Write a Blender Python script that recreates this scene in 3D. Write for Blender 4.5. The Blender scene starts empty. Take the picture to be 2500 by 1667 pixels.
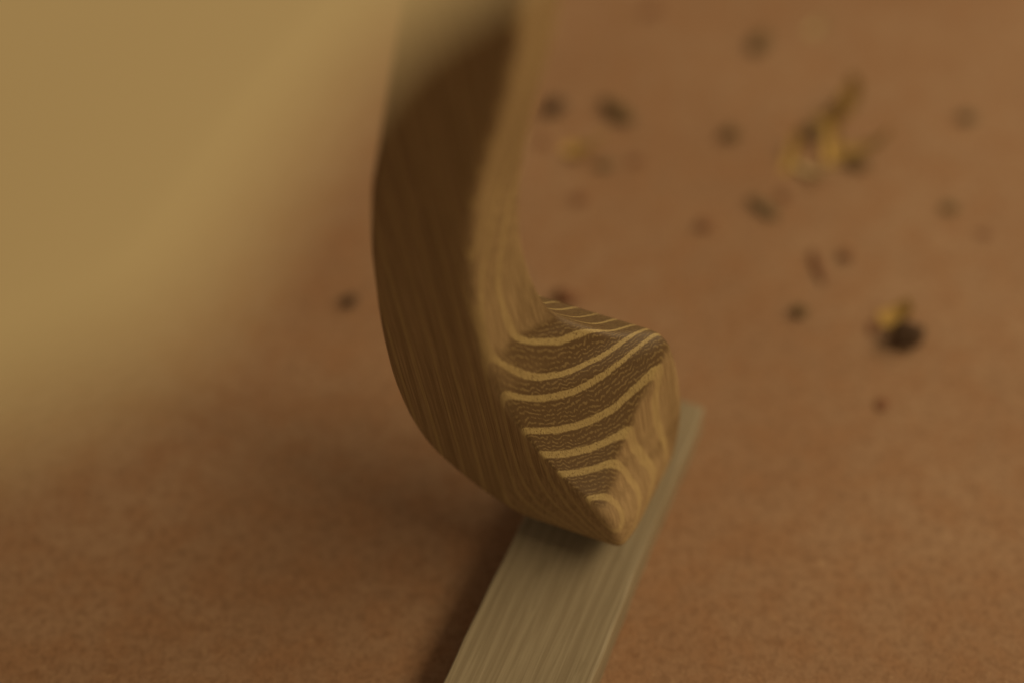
import bpy, bmesh, math, random
import numpy as np
from mathutils import Vector, Matrix
from mathutils.geometry import tessellate_polygon

random.seed(7)
S = bpy.context.scene
COL = S.collection

# ------------------------------------------------------------------ camera
PITCH = math.radians(48.0)
CAM_H = 0.366
cd = bpy.data.cameras.new("camera")
cam = bpy.data.objects.new("camera", cd)
COL.objects.link(cam)
cam.location = (0, 0, CAM_H)
cam.rotation_euler = (math.radians(90) - PITCH, 0, 0)
cd.sensor_width = 36.0
cd.lens = 50.0
cd.clip_start = 0.01
cd.clip_end = 20.0
cd.dof.use_dof = True
cd.dof.focus_distance = 0.388
cd.dof.aperture_fstop = 2.2
cd.dof.aperture_blades = 9
S.camera = cam

# ------------------------------------------------------------------ light
w = bpy.data.worlds.new("World")
S.world = w
w.use_nodes = True
bg = w.node_tree.nodes["Background"]
bg.inputs[0].default_value = (1.0, 0.80, 0.53, 1)
bg.inputs[1].default_value = 0.27


# a long soft ceiling light running parallel to the batten, up on the right
UA = Vector((math.cos(math.radians(22.2)), -math.sin(math.radians(22.2)), 0))
UB = Vector((math.sin(math.radians(22.2)), math.cos(math.radians(22.2)), 0))
ld = bpy.data.lights.new("ceiling_light", 'AREA')
ld.shape = 'RECTANGLE'
ld.size, ld.size_y = 3.2, 0.55
ld.energy = 46.0
ld.color = (1.0, 0.82, 0.52)
lamp = bpy.data.objects.new("ceiling_light", ld)
COL.objects.link(lamp)
lz = (UA * 1.0 + Vector((0, 0, 1.1))).normalized()
ly = lz.cross(UB)
rot = Matrix((UB, ly, lz)).transposed().to_4x4()
lamp.matrix_world = Matrix.Translation(Vector((0.02, 0.24, 0)) + UA * 1.15 + UB * 1.4 + Vector((0, 0, 1.25))) @ rot

vs = S.view_settings
vs.view_transform = 'Standard'
vs.look = 'None'
vs.gamma = 1.0
vs.exposure = 0.0
S.cycles.use_denoising = True

# ------------------------------------------------------------------ helpers
# pixel of the 2500 x 1667 photograph -> point on a level plane (used once, to measure the place)
F_PX = 50.0 / 36.0 * 2500


def at(x, y, z):
    d = Vector((0, math.cos(PITCH), -math.sin(PITCH))) + Vector((1, 0, 0)) * ((x - 1250) / F_PX) \
        - Vector((0, math.sin(PITCH), math.cos(PITCH))) * ((y - 833.5) / F_PX)
    t = (z - CAM_H) / d.z
    return Vector((0, 0, CAM_H)) + d * t


TH = math.radians(22.2)
FOOT = Vector((0.03089, 0.22717, 0.018))     # toe of the leg; local x = a (towards the toe), y = b (along the batten)
FRAME = Matrix.Translation(FOOT) @ Matrix.Rotation(-TH, 4, 'Z')


def mesh_obj(name, verts, faces, mat, parent=None, smooth=True):
    me = bpy.data.meshes.new(name)
    me.from_pydata([tuple(v) for v in verts], [], faces)
    me.update()
    if smooth:
        me.polygons.foreach_set('use_smooth', [True] * len(me.polygons))
    if mat:
        me.materials.append(mat)
    o = bpy.data.objects.new(name, me)
    COL.objects.link(o)
    if parent:
        o.parent = parent
    return o


def tag(o, label, cat, group=None):
    o['label'] = label
    o['category'] = cat
    if group:
        o['group'] = group
    return o


class NT:
    """small wrapper to write node trees in short lines"""

    def __init__(self, name):
        self.m = bpy.data.materials.new(name)
        self.m.use_nodes = True
        self.t = self.m.node_tree
        self.t.nodes.clear()
        self.out = self.t.nodes.new('ShaderNodeOutputMaterial')
        self.b = self.t.nodes.new('ShaderNodeBsdfPrincipled')
        self.t.links.new(self.b.outputs[0], self.out.inputs[0])

    def put(self, sock, v):
        if isinstance(v, bpy.types.NodeSocket):
            self.t.links.new(v, sock)
        elif v is not None:
            sock.default_value = v

    def n(self, kind, **kw):
        nd = self.t.nodes.new(kind)
        for k, v in kw.items():
            setattr(nd, k, v)
        return nd

    def math(self, op, a, b=None, c=None, clamp=False):
        nd = self.n('ShaderNodeMath', operation=op, use_clamp=clamp)
        self.put(nd.inputs[0], a)
        self.put(nd.inputs[1], b)
        self.put(nd.inputs[2], c)
        return nd.outputs[0]

    def coord(self):
        return self.n('ShaderNodeTexCoord').outputs['Object']

    def sep(self, v):
        nd = self.n('ShaderNodeSeparateXYZ')
        self.put(nd.inputs[0], v)
        return nd.outputs

    def comb(self, x, y, z):
        nd = self.n('ShaderNodeCombineXYZ')
        for i, v in enumerate((x, y, z)):
            self.put(nd.inputs[i], v)
        return nd.outputs[0]

    def noise(self, v, scale, detail=2.0, rough=0.5, dist=0.0, dim='3D'):
        nd = self.n('ShaderNodeTexNoise', noise_dimensions=dim)
        self.put(nd.inputs['Vector'] if dim != '1D' else nd.inputs['W'], v)
        nd.inputs['Scale'].default_value = scale
        nd.inputs['Detail'].default_value = detail
        nd.inputs['Roughness'].default_value = rough
        nd.inputs['Distortion'].default_value = dist
        return nd.outputs['Fac']

    def voro(self, v, scale, feature='F1', rnd=1.0):
        nd = self.n('ShaderNodeTexVoronoi', feature=feature)
        self.put(nd.inputs['Vector'], v)
        nd.inputs['Scale'].default_value = scale
        nd.inputs['Randomness'].default_value = rnd
        return nd.outputs['Distance']

    def smooth(self, v, lo, hi, a=0.0, b=1.0):
        nd = self.n('ShaderNodeMapRange', interpolation_type='SMOOTHSTEP')
        self.put(nd.inputs[0], v)
        for i, q in enumerate((lo, hi, a, b)):
            self.put(nd.inputs[i + 1], q)
        return nd.outputs[0]

    def mix(self, f, a, b, blend='MIX'):
        nd = self.n('ShaderNodeMix', data_type='RGBA', blend_type=blend)
        self.put(nd.inputs[0], f)
        for s, v in ((nd.inputs[6], a), (nd.inputs[7], b)):
            if isinstance(v, tuple) and len(v) == 3:
                v = v + (1.0,)
            self.put(s, v)
        return nd.outputs[2]

    def bump(self, h, strength, dist):
        nd = self.n('ShaderNodeBump')
        nd.inputs['Strength'].default_value = strength
        nd.inputs['Distance'].default_value = dist
        self.put(nd.inputs['Height'], h)
        self.t.links.new(nd.outputs[0], self.b.inputs['Normal'])

    def finish(self, col, rough, spec=0.3):
        self.put(self.b.inputs['Base Color'], col if not (isinstance(col, tuple) and len(col) == 3) else col + (1.0,))
        self.put(self.b.inputs['Roughness'], rough)
        self.b.inputs['Specular IOR Level'].default_value = spec
        return self.m


# ------------------------------------------------------------------ materials
# growth layers of the leg: year boundaries (mm across the layers) read off the foot's striped top
RING_CENTRES = [-56.5, -51.0, -44.6, -39.2, -33.7, -29.95, -27.3, -22.8, -19.1, -15.9, -11.1, -7.4, -3.0]


def leg_wood():
    k = NT('ring_porous_wood')
    tc = k.n('ShaderNodeTexCoord')
    P = tc.outputs['Object']
    x, y, z = k.sep(P)
    a, b, zz = (k.math('MULTIPLY', v, 1000.0) for v in (x, y, z))
    nx, ny, nz = k.sep(tc.outputs['Normal'])
    # how far the cut runs across the grain (end grain) instead of along it
    # gentle wander of the layers along the leg
    low = k.noise(k.comb(x, y, k.math('MULTIPLY', z, 0.35)), 28.0, 1.0)
    low2 = k.noise(k.comb(x, y, k.math('MULTIPLY', z, 0.25)), 170.0, 2.0)
    e = k.math('EXPONENT', k.math('MULTIPLY', k.math('SUBTRACT', zz, 8.0), -1.0 / 12.0))
    e = k.math('MULTIPLY', e, k.smooth(a, -40.0, -12.0))
    # fibre direction within the layers (it swings forward in the toe)
    sl = k.math('ADD', 0.171, k.math('MULTIPLY', e, k.math('SUBTRACT', 1.472, k.math('MULTIPLY', b, 0.05))))
    ln = k.math('SQRT', k.math('ADD', 1.0, k.math('MULTIPLY', sl, sl)))
    dot = k.math('DIVIDE', k.math('SUBTRACT', nz, k.math('MULTIPLY', nx, sl)), ln)
    cross = k.smooth(k.math('ADD', dot, k.math('MULTIPLY', k.math('SUBTRACT', low2, 0.5), 0.10)), 0.03, 0.27)
    r = k.math('ADD', a, k.math('MULTIPLY', b, -1.141))
    r = k.math('ADD', r, k.math('MULTIPLY', zz, 0.171))
    r = k.math('ADD', r, k.math('MULTIPLY', k.math('MULTIPLY', b, b), 0.0092))
    r = k.math('ADD', r, k.math('MULTIPLY', e, -17.66))
    r = k.math('ADD', r, k.math('MULTIPLY', k.math('MULTIPLY', e, k.math('MINIMUM', b, 26.0)), 0.60))
    r = k.math('ADD', r, k.math('MULTIPLY', k.math('SUBTRACT', low, 0.5), 1.2))
    r = k.math('ADD', r, k.math('MULTIPLY', k.math('SUBTRACT', low2, 0.5), 0.45))
    rm = k.math('MULTIPLY', r, 0.68)                                    # true millimetres across the layers
    t = k.math('ADD', k.math('MULTIPLY', k.math('ADD', a, k.math('MULTIPLY', zz, 0.171)), 0.73), k.math('MULTIPLY', b, 0.68))
    # measured band positions -> one unit per year, and the width of each year
    lo, hi = RING_CENTRES[0], RING_CENTRES[-1]
    n = len(RING_CENTRES) - 1
    rel = k.math('DIVIDE', k.math('SUBTRACT', r, lo), hi - lo)

    def curve(pts):
        cv = k.n('ShaderNodeFloatCurve')
        c = cv.mapping.curves[0]
        c.points[0].location = pts[0]
        c.points[1].location = pts[-1]
        for p in pts[1:-1]:
            c.points.new(*p)
        for p in c.points:
            p.handle_type = 'VECTOR'
        cv.mapping.update()
        k.put(cv.inputs['Value'], rel)
        return cv.outputs[0]

    year = k.math('MULTIPLY', curve([((q - lo) / (hi - lo), i / n) for i, q in enumerate(RING_CENTRES)]), float(n))
    gaps = []
    for i, q in enumerate(RING_CENTRES):
        g0 = RING_CENTRES[min(i + 1, n)] - RING_CENTRES[max(i - 1, 0)]
        gaps.append(((q - lo) / (hi - lo), g0 / (2 if 0 < i < n else 1) / 10.0))
    relc = k.math('MINIMUM', k.math('MAXIMUM', rel, 0.0), 1.0)
    rel = relc
    gap = k.math('MULTIPLY', curve(gaps), 10.0)
    off = k.math('SUBTRACT', k.math('FRACT', k.math('ADD', year, 0.5)), 0.5)
    dist = k.math('MULTIPLY', off, gap)                                 # from the middle of the early wood
    hw = k.math('ADD', 0.26, k.math('MULTIPLY', k.noise(k.math('FLOOR', k.math('ADD', year, 0.5)), 1.7, 0.0, dim='1D'), 0.35))
    rag = k.math('MULTIPLY', k.math('SUBTRACT', k.noise(k.comb(rm, t, k.math('MULTIPLY', zz, 0.05)), 1.8, 3.0), 0.5), 0.36)
    dr = k.math('ADD', dist, rag)
    early = k.math('MULTIPLY',
                   k.smooth(dr, k.math('MULTIPLY', hw, -1.25), k.math('MULTIPLY', hw, -0.80)),
                   k.smooth(dr, k.math('MULTIPLY', hw, 0.75), k.math('MULTIPLY', hw, 1.30), 1.0, 0.0))
    # wavy bands of the late wood: worm-like in cross cut, long streaks along the grain
    wv = k.comb(k.math('MULTIPLY', rm, 0.85), k.math('MULTIPLY', t, 0.62), k.math('MULTIPLY', zz, 0.10))
    wn = k.math('MULTIPLY', k.math('SUBTRACT', k.noise(wv, 0.55, 1.0), 0.5), 17.0)
    wn = k.math('ADD', wn, k.math('MULTIPLY', k.math('SUBTRACT', k.noise(wv, 1.9, 1.0), 0.5), 4.5))
    worm = k.math('SINE', k.math('ADD', k.math('MULTIPLY', rm, 2 * math.pi / 0.44), wn))
    worm = k.smooth(worm, -0.10, 0.95)
    worm = k.math('MULTIPLY', worm, k.smooth(k.noise(wv, 2.3, 1.0), 0.38, 0.56, 0.10, 1.0))
    # pores of the early wood
    pv = k.comb(rm, t, k.math('MULTIPLY', zz, 0.09))
    pore = k.smooth(k.voro(pv, 2.5), 0.20, 0.38, 1.0, 0.0)
    pore = k.math('MULTIPLY', pore, k.smooth(k.noise(pv, 3.1, 1.0), 0.40, 0.55))
    fib = k.noise(k.comb(k.math('MULTIPLY', rm, 3.2), k.math('MULTIPLY', t, 3.2), k.math('MULTIPLY', zz, 0.12)), 1.0, 3.0, 0.6)
    fine = k.noise(k.comb(k.math('MULTIPLY', rm, 2.0), k.math('MULTIPLY', t, 2.0), k.math('MULTIPLY', zz, 0.02)), 1.0, 3.0, 0.65)
    slit = k.smooth(k.noise(k.comb(k.math('MULTIPLY', rm, 4.5), k.math('MULTIPLY', t, 4.5), k.math('MULTIPLY', zz, 0.07)), 1.0, 2.0), 0.60, 0.74)
    # colours: cross cut
    blot = k.noise(P, 22.0, 2.0)
    dark = k.mix(blot, (0.092, 0.050, 0.018), (0.132, 0.074, 0.027))
    wlight = k.mix(blot, (0.31, 0.205, 0.074), (0.36, 0.240, 0.092))
    late = k.mix(k.math('MULTIPLY', worm, 0.46), dark, wlight)
    earl = k.mix(fib, (0.33, 0.226, 0.084), (0.42, 0.297, 0.117))
    earl = k.mix(k.math('MULTIPLY', pore, 0.70), earl, (0.10, 0.05, 0.018))
    ccross = k.mix(early, late, earl)
    # colours: along the grain the bands are faint
    cs = k.mix(k.smooth(fine, 0.36, 0.64), (0.235, 0.146, 0.064), (0.350, 0.228, 0.105))
    cs = k.mix(k.math('MULTIPLY', early, k.smooth(ny, -0.97, -0.75, 0.55, 0.52)), cs, (0.44, 0.305, 0.125))
    cs = k.mix(k.math('MULTIPLY', slit, 0.32), cs, (0.09, 0.045, 0.018))
    col = k.mix(cross, cs, ccross)
    col = k.mix(k.smooth(fib, 0.25, 0.75, 0.28, 0.0), col, (0.07, 0.036, 0.014))
    h = k.math('SUBTRACT', k.math('MULTIPLY', fib, 0.35), k.math('MULTIPLY', pore, early))
    h = k.math('ADD', h, k.math('MULTIPLY', worm, k.math('MULTIPLY', cross, 0.25)))
    k.bump(h, 0.30, 0.0004)
    return k.finish(col, k.math('ADD', 0.45, k.math('MULTIPLY', fib, 0.2)), 0.30)


def batten_wood():
    k = NT('grey_batten_wood')
    x, y, z = k.sep(k.coord())
    g = k.comb(k.math('MULTIPLY', x, 1.0), k.math('MULTIPLY', y, 0.035), k.math('MULTIPLY', z, 1.0))
    a = k.noise(g, 480.0, 3.0, 0.6, 0.4)
    b = k.noise(g, 1500.0, 2.0, 0.6)
    c = k.noise(k.comb(x, k.math('MULTIPLY', y, 0.16), z), 420.0, 2.0)
    col = k.mix(k.smooth(a, 0.35, 0.65), (0.205, 0.155, 0.092), (0.260, 0.204, 0.126))
    col = k.mix(k.smooth(b, 0.5, 0.75, 0.0, 0.18), col, (0.13, 0.095, 0.055))
    col = k.mix(k.smooth(c, 0.60, 0.78, 0.0, 0.32), col, (0.13, 0.095, 0.05))
    k.bump(k.math('ADD', a, b), 0.25, 0.0004)
    return k.finish(col, 0.6, 0.25)


def pale_wood():
    k = NT('pale_top_wood')
    x, y, z = k.sep(k.coord())
    g = k.comb(x, k.math('MULTIPLY', y, 0.06), z)
    a = k.noise(g, 70.0, 3.0, 0.5, 0.3)
    b = k.noise(g, 500.0, 2.0)
    col = k.mix(a, (0.405, 0.300, 0.152), (0.480, 0.360, 0.190))
    col = k.mix(k.smooth(b, 0.5, 0.8, 0.0, 0.25), col, (0.36, 0.25, 0.12))
    k.bump(b, 0.1, 0.0003)
    return k.finish(col, 0.55, 0.25)


def floor_mat():
    k = NT('red_brown_fibreboard')
    P = k.coord()
    big = k.noise(P, 9.0, 3.0, 0.55)
    mid = k.noise(P, 75.0, 3.0, 0.6)
    nap = k.noise(P, 380.0, 3.0, 0.62, 0.8)
    fine = k.noise(P, 700.0, 3.0, 0.65, 0.3)
    spk = k.noise(P, 420.0, 2.0, 0.6)
    col = k.mix(k.smooth(big, 0.3, 0.7), (0.256, 0.140, 0.073), (0.306, 0.180, 0.100))
    col = k.mix(k.smooth(mid, 0.38, 0.66, 0.0, 0.5), col, (0.262, 0.126, 0.056))
    col = k.mix(k.smooth(nap, 0.40, 0.70, 0.0, 0.42), col, (0.135, 0.062, 0.026))
    col = k.mix(k.smooth(fine, 0.50, 0.72, 0.0, 0.35), col, (0.12, 0.055, 0.024))
    col = k.mix(k.smooth(spk, 0.58, 0.78, 0.0, 0.40), col, (0.40, 0.25, 0.13))
    k.bump(k.math('ADD', fine, nap), 0.35, 0.0006)
    return k.finish(col, 0.72, 0.2)


def scrap(name, c1, c2, scale=900.0, rough=0.7):
    k = NT(name)
    n = k.noise(k.coord(), scale, 3.0)
    k.bump(n, 0.3, 0.0004)
    return k.finish(k.mix(n, c1, c2), rough, 0.2)


M_LEG = leg_wood()
M_BAT = batten_wood()
M_TOP = pale_wood()
M_FLOOR = floor_mat()
M_DARK = scrap('dark_bark', (0.045, 0.022, 0.011), (0.085, 0.046, 0.022))
M_BROWN = scrap('brown_chip_wood', (0.095, 0.055, 0.020), (0.135, 0.080, 0.031))
M_RED = scrap('red_brown_splinter', (0.15, 0.062, 0.028), (0.20, 0.085, 0.038))
M_GREY = scrap('grey_chip_wood', (0.120, 0.078, 0.038), (0.165, 0.110, 0.056))
M_YEL = scrap('yellow_shaving_wood', (0.34, 0.195, 0.05), (0.44, 0.275, 0.08))
M_PALE = scrap('pale_shaving_wood', (0.36, 0.25, 0.12), (0.46, 0.33, 0.17))

# ------------------------------------------------------------------ the surface
fl = mesh_obj('workbench_surface', [(-1.6, -1.0, 0), (1.6, -1.0, 0), (1.6, 2.2, 0), (-1.6, 2.2, 0)], [(0, 1, 2, 3)], M_FLOOR, smooth=False)
fl['kind'] = 'structure'


# ------------------------------------------------------------------ batten under the foot
def batten():
    a0, a1, b0, b1, z0, z1 = -0.0328, 0.0050, -0.16, 0.069, -0.018, -0.004
    bm = bmesh.new()
    bmesh.ops.create_cube(bm, size=1.0)
    for v in bm.verts:
        v.co = Vector((a0 if v.co.x < 0 else a1, b0 if v.co.y < 0 else b1, z0 if v.co.z < 0 else z1))
    # let the grain of the long edges wander a little
    ed = [e for e in bm.edges if abs(e.verts[0].co.y - e.verts[1].co.y) > 0.1]
    bmesh.ops.subdivide_edges(bm, edges=ed, cuts=40)
    bmesh.ops.bevel(bm, geom=[e for e in bm.edges if e.calc_face_angle(0) > 0.5], offset=0.0011, segments=3, profile=0.6, affect='EDGES')
    rnd = random.Random(3)
    ph = [rnd.uniform(0, 6.28) for _ in range(6)]
    for v in bm.verts:
        s = 1 if v.co.x > -0.012 else -1
        v.co.x += 0.00025 * math.sin(v.co.y * 70 + ph[s]) + 0.00012 * math.sin(v.co.y * 310 + ph[2 + s])
        if v.co.z > -0.006:
            v.co.z -= 0.00010 * (1 + math.sin(v.co.y * 260 + v.co.x * 900 + ph[4])) * (1 if abs(v.co.x + 0.012) > 0.0165 else 0)
    me = bpy.data.meshes.new('batten')
    bm.to_mesh(me)
    bm.free()
    me.materials.append(M_BAT)
    o = bpy.data.objects.new('wooden_batten', me)
    COL.objects.link(o)
    o.matrix_world = FRAME
    return tag(o, 'straight grey-brown wooden batten lying under the foot of the curved leg', 'batten')


batten()


# ------------------------------------------------------------------ low table: curved leg + pale top
def pchip(xs, ys, q):
    xs, ys = np.array(xs, float), np.array(ys, float)
    h = np.diff(xs)
    d = np.diff(ys) / h
    m = np.zeros_like(xs)
    for i in range(1, len(xs) - 1):
        if d[i - 1] * d[i] > 0:
            w1, w2 = 2 * h[i] + h[i - 1], h[i] + 2 * h[i - 1]
            m[i] = (w1 + w2) / (w1 / d[i - 1] + w2 / d[i])
    m[0], m[-1] = d[0], d[-1]
    i = np.clip(np.searchsorted(xs, q) - 1, 0, len(h) - 1)
    t = (q - xs[i]) / h[i]
    return ((2 * t**3 - 3 * t**2 + 1) * ys[i] + (t**3 - 2 * t**2 + t) * h[i] * m[i]
            + (-2 * t**3 + 3 * t**2) * ys[i + 1] + (t**3 - t**2) * h[i] * m[i + 1])


# corner curves of the leg, millimetres: z, a, b   (z = -4 is the top of the batten)
DA = [(-4, -14, 27), (0, -18, 18), (4, -23, 8), (7, -28.5, 0), (9, -33.5, 0), (12, -40.5, 0), (17, -48.4, 0), (26.9, -59.6, 0), (40.3, -66.4, 0),
      (56, -70.3, 0), (77.7, -72.6, 0), (95.5, -73.0, 0), (115.4, -71.6, 0), (138.3, -67.2, 0), (161.5, -61.7, 0), (177, -57.6, 0), (250, -44, 0)]
AB = [(-4, -5, 27), (0, -3.5, 18), (4, -1.6, 8), (7, 0.2, 0), (12, -1.2, 0), (17, -3.4, 0), (21.5, -6.2, 0), (24.5, -9.5, 0), (26.8, -12.6, 0),
      (29.8, -16, 0), (37.9, -23.7, 0), (49.9, -32.2, 0), (61.2, -37.4, 0), (74.2, -41.3, 0), (88.8, -43.3, 0), (105.7, -44.3, 0), (120.9, -43.2, 0),
      (138.3, -39.8, 0), (157, -35.2, 0), (173.7, -32, 0), (184, -30.9, 0), (250, -24, 0)]
TE = [(-4, -0.6, 31), (0, 0.3, 23), (4, 1.2, 14), (7.5, 1.9, 6.5), (13, 0.9, 6.5), (18, -1.6, 6.5), (24.4, -5.4, 6.5), (30, -7.0, 11.0), (34, -6.5, 16),
      (38, -5.8, 21), (43, -4.3, 27), (48, -3.4, 32), (53, -4.4, 35.5), (57, -11, 33), (58.7, -17.3, 26.5), (63.3, -23.5, 21.5), (67.3, -28.4, 17.5),
      (72, -34.2, 12.7), (80, -37.6, 10), (95, -40.8, 8.5), (120, -41, 8.5), (160, -33.4, 8.5), (250, -22.2, 8.5)]
BC = [(-4, 1.6, 38), (0, 2.6, 39.6), (4, 3.2, 40.8), (8, 3.7, 42), (16, 3.9, 44.5), (24, 3.5, 45.8), (34, 2.3, 45.3), (43, 0.6, 44.3), (49, -1.0, 43.1), (54, -3.4, 41.4),
      (57, -7.0, 39.8), (58.7, -12.8, 34), (63.3, -18.6, 28.5), (67.3, -23.4, 25), (70.5, -27.4, 22.7), (74.7, -30.1, 20.5), (80, -32.4, 19), (87, -34.8, 18.3),
      (95, -36.7, 18), (103, -38.0, 18), (113.7, -38.3, 18), (124.4, -37.4, 18.3), (143.3, -34.6, 18.8), (161, -31.2, 19.3), (172, -29.6, 19.6), (250, -20, 20)]
CD = [(-4, -14, 36), (0, -17, 37.5), (4, -21, 38.5), (8, -26, 40), (9, -30, 41), (12, -37, 42.5), (17, -44, 44), (26.9, -55, 45), (40.3, -60, 45), (50, -60, 43.5),
      (57, -59, 40), (62, -58, 34), (70, -59, 26), (80, -62, 20), (95.5, -66, 18), (115.4, -66, 18), (138.3, -62.5, 18), (161.5, -58, 18), (177, -55, 18), (250, -43, 18)]
# corner radii z: r (mm)
RAD = {'DA': [(0, 2.0), (40, 3.0), (90, 4.0), (245, 4.0)], 'AB': [(0, 2.6), (22, 2.6), (30, 1.0), (40, 0.9), (48, 1.6), (62, 3.2), (80, 3.4), (110, 2.8), (245, 2.8)],
       'TE': [(0, 4.0), (24, 4.0), (36, 4.5), (52, 6.0), (60, 9.0), (245, 9.0)], 'BC': [(0, 5.0), (45, 5.0), (57, 4.5), (70, 3.0), (84, 2.0), (245, 2.5)],
       'CD': [(0, 5.0), (60, 7.0), (90, 4.0), (245, 4.0)]}


def leg_mesh(name, parent):
    zs = np.arange(-4, 250.01, 0.5)
    curves = []
    for nm, c in (('DA', DA), ('AB', AB), ('TE', TE), ('BC', BC), ('CD', CD)):
        c = np.array(c, float)
        r = np.array(RAD[nm], float)
        A = pchip(c[:, 0], c[:, 1], zs)
        B = pchip(c[:, 0], c[:, 2], zs)
        # relax the interpolation so that no kinks show along the leg
        for _ in range(12):
            A[1:-1] = 0.25 * A[:-2] + 0.5 * A[1:-1] + 0.25 * A[2:]
            B[1:-1] = 0.25 * B[:-2] + 0.5 * B[1:-1] + 0.25 * B[2:]
        curves.append((A, B, np.interp(zs, r[:, 0], r[:, 1])))
    NA, NE = 8, 9
    verts, faces, m = [], [], 5 * (NA + NE)
    for k, z in enumerate(zs):
        P = [np.array((c[0][k], c[1][k])) for c in curves]
        R = [c[2][k] for c in curves]
        arcs = []
        for i in range(5):
            p, a, b = P[i], P[i - 1], P[(i + 1) % 5]
            la, lb = np.linalg.norm(a - p), np.linalg.norm(b - p)
            d0, d1 = min(R[i], 0.42 * la), min(R[i], 0.42 * lb)
            s, e = p + (a - p) / la * d0, p + (b - p) / lb * d1
            arcs.append([(1 - t)**2 * s + 2 * t * (1 - t) * p + t * t * e for t in np.linspace(0, 1, NA)])
        for i in range(5):
            for q in arcs[i]:
                verts.append((q[0] / 1e3, q[1] / 1e3, z / 1e3))
            e, s = arcs[i][-1], arcs[(i + 1) % 5][0]
            for t in np.linspace(0, 1, NE + 2)[1:-1]:
                q = e + (s - e) * t
                verts.append((q[0] / 1e3, q[1] / 1e3, z / 1e3))
    n = len(zs)
    for k in range(n - 1):
        for i in range(m):
            j = (i + 1) % m
            faces.append((k * m + i, k * m + j, (k + 1) * m + j, (k + 1) * m + i))
    faces.append(tuple(range(m - 1, -1, -1)))
    faces.append(tuple(range((n - 1) * m, n * m)))
    return mesh_obj(name, verts, faces, M_LEG, parent)


table = bpy.data.objects.new('low_table', None)
COL.objects.link(table)
table.matrix_world = FRAME
tag(table, 'low wooden table seen at one corner, pale blurred top over a striped curved leg', 'table')
leg = leg_mesh('leg', table)
leg['label'] = 'curved striped wooden leg with an upturned pointed foot'


def table_top(parent):
    inv = FRAME.inverted()
    zt = 0.279          # level of the outline's widest part
    edge = [(-900, 1400), (-300, 1170), (0, 1045), (290, 915), (460, 800), (580, 636), (700, 440), (820, 260), (950, 110), (1100, 10), (1240, -70),
            (1310, -150), (1345, -260), (1365, -420)]
    pts = [at(x, y, zt) for x, y in edge]
    pts += [Vector((0.016, 0.24, zt)), Vector((0.012, 0.28, zt)), Vector((-0.01, 0.31, zt)), Vector((-0.05, 0.325, zt)), Vector((-0.30, 0.325, zt)),
            Vector((-0.32, 0.30, zt)), Vector((-0.32, 0.03, zt)), Vector((-0.30, 0.0, zt)), Vector((-0.12, 0.02, zt))]
    # closed smooth outline
    dense = []
    n = len(pts)
    for i in range(n):
        p0, p1, p2, p3 = pts[i - 1], pts[i], pts[(i + 1) % n], pts[(i + 2) % n]
        big = (p2 - p1).length > 0.06
        for s in range(6):
            t = s / 6
            if big:
                dense.append(p1.lerp(p2, t))
            else:
                dense.append(0.5 * (2 * p1 + (p2 - p0) * t + (2 * p0 - 5 * p1 + 4 * p2 - p3) * t * t + (3 * p1 - p0 - 3 * p2 + p3) * t**3))
    m = len(dense)
    nor = []
    for i in range(m):
        d = dense[(i + 1) % m] - dense[i - 1]
        nor.append(Vector((d.y, -d.x, 0)).normalized())
    # rounded edge profile: inset, dz
    H = 0.008
    prof = [(0.006, H / 2), (0.004, H / 2)]
    for q in range(5):
        t = math.pi / 2 * q / 4
        prof.append((0.0016 * (1 - math.sin(t)), H / 2 - 0.0016 * (1 - math.cos(t))))
    prof += [(0.0004, H / 2 - 0.0024), (0.008, -H / 2), (0.010, -H / 2)]
    verts, faces = [], []
    for ins, dz in prof:
        for p, q in zip(dense, nor):
            verts.append(inv @ Vector((p.x - q.x * ins, p.y - q.y * ins, p.z - 0.002 + dz)))
    L = len(prof)
    for k in range(L - 1):
        for i in range(m):
            j = (i + 1) % m
            faces.append((k * m + i, (k + 1) * m + i, (k + 1) * m + j, k * m + j))
    for base, flip in ((0, 1), ((L - 1) * m, -1)):
        for tri in tessellate_polygon([[Vector(verts[base + i]) for i in range(m)]]):
            p, q, r = (Vector(verts[base + i]) for i in tri)
            up = (q - p).cross(r - p).z > 0
            tri = tuple(base + i for i in tri)
            faces.append(tri if up == (flip > 0) else tri[::-1])
    o = mesh_obj('table_top', verts, faces, M_TOP, parent)
    for p in o.data.polygons[-2 * (m - 2):]:
        p.use_smooth = False
    return o


table_top(table)


# ------------------------------------------------------------------ chips and shavings on the surface
def crumb(name, px, length, width, height, rot, mat, label, cat, seed, group=None):
    """an irregular solid chip: a lumpy broken block"""
    rnd = random.Random(seed)
    length, width, height = length * 1.3, width * 1.3, height * 1.4
    bm = bmesh.new()
    bmesh.ops.create_icosphere(bm, subdivisions=2, radius=1.0)
    cuts = [(Vector((rnd.uniform(-1, 1), rnd.uniform(-1, 1), rnd.uniform(-.2, 1))).normalized(), rnd.uniform(0.55, 0.85)) for _ in range(7)]
    for v in bm.verts:
        for nrm, d in cuts:                      # broken facets
            e = v.co.dot(nrm) - d
            if e > 0:
                v.co -= nrm * e
        v.co += Vector((rnd.uniform(-.07, .07), rnd.uniform(-.07, .07), rnd.uniform(-.07, .07)))
        v.co.x *= length / 2
        v.co.y *= width / 2
        v.co.z *= height / 2
    zmin = min(v.co.z for v in bm.verts)
    for v in bm.verts:
        v.co.z -= zmin
    me = bpy.data.meshes.new(name)
    bm.to_mesh(me)
    bm.free()
    me.materials.append(mat)
    o = bpy.data.objects.new(name, me)
    COL.objects.link(o)
    o.location = at(px[0], px[1], 0.0005) - Vector((0, 0, 0.0005))
    o.rotation_euler = (0, 0, math.radians(rot))
    return tag(o, label, cat, group)


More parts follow.
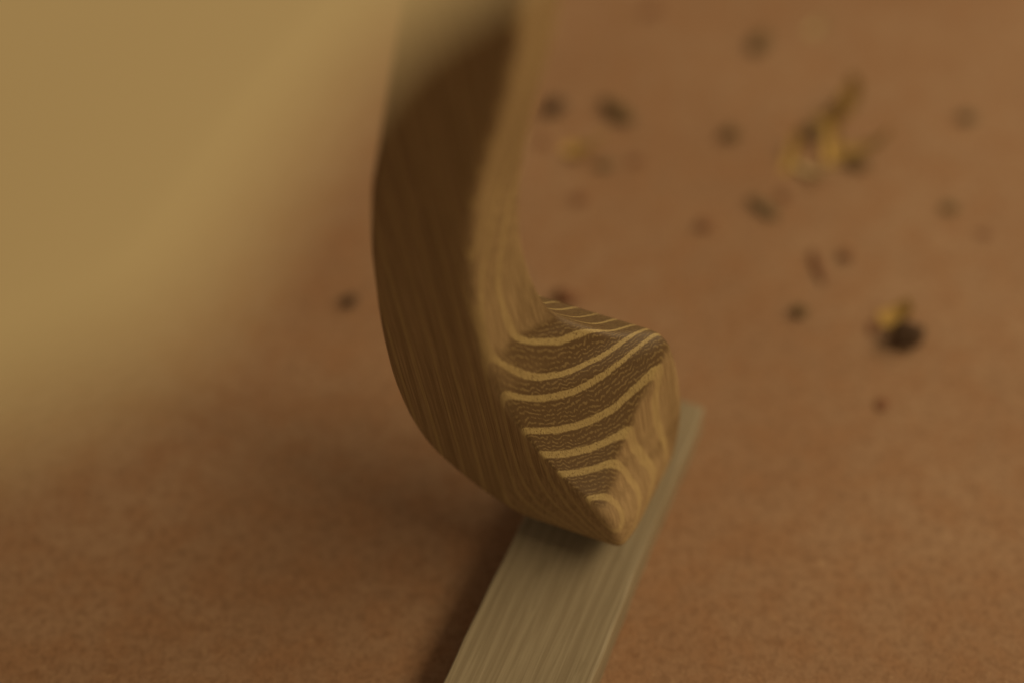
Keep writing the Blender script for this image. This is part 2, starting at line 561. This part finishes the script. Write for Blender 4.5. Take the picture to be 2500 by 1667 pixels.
def shaving(name, px, length, width, curl, rot, mat, label, cat, seed, thick=0.00035, group=None, lift=0.0):
    """a thin curled ribbon of planed wood with real thickness"""
    rnd = random.Random(seed)
    length, width = length * 1.45, width * 1.4
    n, mcross = 22, 3
    # centre line: arc that rises from the surface
    x, z, a = 0.0, 0.0, 0.0
    line = []
    step = length / n
    for i in range(n + 1):
        line.append((x, z, a))
        x += step * math.cos(a)
        z += step * math.sin(a)
        a += curl / n * (0.6 + 0.8 * i / n)
    cxm = sum(p[0] for p in line) / len(line)
    verts, faces = [], []
    for side in (0, 1):
        for i, (px_, pz, pa) in enumerate(line):
            wv = width / 2 * (0.75 + 0.25 * math.sin(math.pi * min(1, i / n * 1.1 + .05)) + rnd.uniform(-.06, .06))
            tw = 0.25 * math.sin(i / n * 2.5 + seed)
            for c in range(mcross):
                s = (c / (mcross - 1) - 0.5) * 2
                off = thick if side else 0.0
                verts.append((px_ - cxm - math.sin(pa) * off, s * wv + 0.3 * width * (i / n) ** 2, pz + math.cos(pa) * off + 0.25 * width * tw * s))
    N = (n + 1) * mcross
    for i in range(n):
        for c in range(mcross - 1):
            q = i * mcross + c
            faces.append((q, q + 1, q + mcross + 1, q + mcross)[::-1])
            faces.append((N + q, N + q + 1, N + q + mcross + 1, N + q + mcross))
    rim = [i * mcross for i in range(n + 1)], [i * mcross + mcross - 1 for i in range(n + 1)]
    for i in range(n):
        a0, a1 = rim[0][i], rim[0][i + 1]
        faces.append((a0, a1, N + a1, N + a0))
        a0, a1 = rim[1][i], rim[1][i + 1]
        faces.append((a1, a0, N + a0, N + a1))
    for c in range(mcross - 1):
        faces.append((c + 1, c, N + c, N + c + 1))
        q = n * mcross + c
        faces.append((q, q + 1, N + q + 1, N + q))
    zmin = min(v[2] for v in verts)
    verts = [(v[0], v[1], v[2] - zmin) for v in verts]
    o = mesh_obj(name, verts, faces, mat)
    o.location = at(px[0], px[1], 0.001) - Vector((0, 0, 0.001 - lift))
    o.rotation_euler = (0, 0, math.radians(rot))
    return tag(o, label, cat, group)


mm = 0.001
crumb('dark_crumb', (1350, 268), 7.5*mm, 7*mm, 4*mm, 20, M_DARK, 'round dark brown crumb just right of the upper leg', 'crumb', 1)
crumb('wood_chip', (1512, 278), 16*mm, 6.5*mm, 3*mm, -42, M_BROWN, 'long brown chip lying diagonally, nearest the round dark crumb by the leg', 'chip', 2)
shaving('wood_shaving', (1425, 372), 13*mm, 7*mm, 1.6, -35, M_YEL, 'small yellow-brown curl below the long diagonal chip', 'shaving', 3)
crumb('grey_crumb', (1478, 405), 6*mm, 4*mm, 2*mm, 10, M_GREY, 'greyish crumb touching the small yellow-brown curl', 'crumb', 4)
crumb('wood_chip', (1858, 105), 14*mm, 6*mm, 3*mm, 72, M_BROWN, 'upright brown chip near the top edge, above the big shaving tangle', 'chip', 5)
crumb('dark_crumb', (1785, 330), 6*mm, 6*mm, 3*mm, 0, M_BROWN, 'dark brown crumb left of the big shaving tangle', 'crumb', 6)
crumb('dark_crumb', (2360, 290), 6*mm, 5*mm, 2.5*mm, -30, M_GREY, 'small grey-brown crumb right of the big shaving tangle', 'crumb', 7)
crumb('wood_chip', (1862, 508), 13*mm, 4*mm, 2*mm, -50, M_GREY, 'thin grey chip lying diagonally below and left of the shaving tangle', 'chip', 8)
crumb('grey_crumb', (1915, 478), 4*mm, 4*mm, 1.2*mm, 0, M_RED, 'tiny faint crumb at the end of the thin grey diagonal chip', 'crumb', 9)
crumb('dark_crumb', (1722, 552), 4.5*mm, 4*mm, 2*mm, 0, M_RED, 'small red-brown crumb below and left of the thin grey chip', 'crumb', 10)
crumb('dark_crumb', (2064, 627), 4.5*mm, 4.5*mm, 2*mm, 0, M_RED, 'small dark crumb just right of the upright red-brown splinter', 'crumb', 11)
crumb('splinter', (1998, 655), 15*mm, 2.6*mm, 1.2*mm, 94, M_RED, 'thin red-brown splinter pointing away from the viewer', 'splinter', 12)
crumb('dark_crumb', (1953, 765), 4.5*mm, 4.5*mm, 2.5*mm, 0, M_BROWN, 'small dark crumb below the upright splinter', 'crumb', 13)
crumb('dark_crumb', (853, 738), 4.6*mm, 4.6*mm, 2.8*mm, 0, M_DARK, 'lone dark crumb left of the leg', 'crumb', 14)
crumb('bark_chip', (2218, 832), 10.5*mm, 9*mm, 6.5*mm, 8, M_DARK, 'black chunk of bark, the biggest dark piece on the right', 'bark chip', 15)
shaving('wood_shaving', (2188, 775), 8.5*mm, 6.5*mm, 0.9, 8, M_YEL, 'short yellow shaving behind the black bark chunk', 'shaving', 16)
crumb('splinter', (2131, 800), 6*mm, 2.4*mm, 1.0*mm, 80, M_RED, 'small shadow left of the black bark chunk, built as a red-brown sliver', 'splinter', 17)  # solid sliver in dark colour stands in for a small shadow on the surface
crumb('grey_crumb', (2315, 508), 6*mm, 5*mm, 0.8*mm, 15, M_BROWN, 'flat yellowish-brown flake near the right edge, above the bark chunk', 'flake', 18)
crumb('grey_crumb', (2402, 570), 4.5*mm, 4*mm, 0.7*mm, 15, M_RED, 'faint flake nearest the right edge', 'flake', 19)
crumb('grey_crumb', (1325, 345), 4*mm, 5*mm, 0.7*mm, 15, M_RED, 'faint flake beside the upper leg, under the round dark crumb', 'flake', 20)
crumb('grey_crumb', (1553, 393), 5*mm, 4*mm, 0.7*mm, 15, M_RED, 'faint flake right of the small yellow-brown curl', 'flake', 21)
crumb('grey_crumb', (1416, 486), 5*mm, 5*mm, 0.7*mm, 15, M_RED, 'faint flake below the small yellow-brown curl', 'flake', 22)
crumb('bark_chip', (1382, 728), 8*mm, 5*mm, 3*mm, -15, M_RED, 'red-brown chip just behind the striped foot', 'chip', 23)
crumb('wood_chip', (1592, 22), 9*mm, 6*mm, 1.0*mm, 30, M_RED, 'faint brown chip at the top edge, right of the leg', 'chip', 24)
shaving('wood_shaving', (1995, 68), 7*mm, 3.5*mm, 0.8, 30, M_PALE, 'pale flat shaving near the top edge of the picture', 'shaving', 25)
crumb('grey_crumb', (2155, 985), 4.5*mm, 4*mm, 0.7*mm, 15, M_RED, 'faint flake below the black bark chunk', 'flake', 26)
# the tangle of shavings: every curl a thing of its own
shaving('wood_shaving', (2066, 262), 15*mm, 5.5*mm, 1.7, 42, M_YEL, 'topmost yellow curl of the shaving tangle', 'shaving', 31, group='shaving tangle')
shaving('wood_shaving', (2030, 300), 12*mm, 6.5*mm, 1.9, 15, M_YEL, 'broad yellow curl in the upper middle of the shaving tangle', 'shaving', 32, group='shaving tangle')
shaving('wood_shaving', (2032, 362), 14*mm, 4.5*mm, 1.2, 80, M_YEL, 'upright yellow ribbon in the middle of the shaving tangle', 'shaving', 33, group='shaving tangle')
shaving('wood_shaving', (2110, 372), 17*mm, 4.5*mm, 1.5, -12, M_YEL, 'yellow ribbon reaching right out of the shaving tangle', 'shaving', 34, group='shaving tangle')
shaving('wood_shaving', (1935, 385), 13*mm, 3.4*mm, 1.1, 66, M_YEL, 'thin yellow ribbon at the left side of the shaving tangle', 'shaving', 35, group='shaving tangle')
shaving('wood_shaving', (1985, 425), 12*mm, 3.6*mm, 1.0, -50, M_PALE, 'pale ribbon at the lower left of the shaving tangle', 'shaving', 36, group='shaving tangle')
crumb('wood_chip', (1980, 325), 9*mm, 6*mm, 3*mm, 65, M_BROWN, 'brown chip inside the left of the shaving tangle', 'chip', 37)
crumb('wood_chip', (2092, 404), 9*mm, 5*mm, 2.5*mm, -15, M_BROWN, 'brown chip at the foot of the shaving tangle', 'chip', 38)
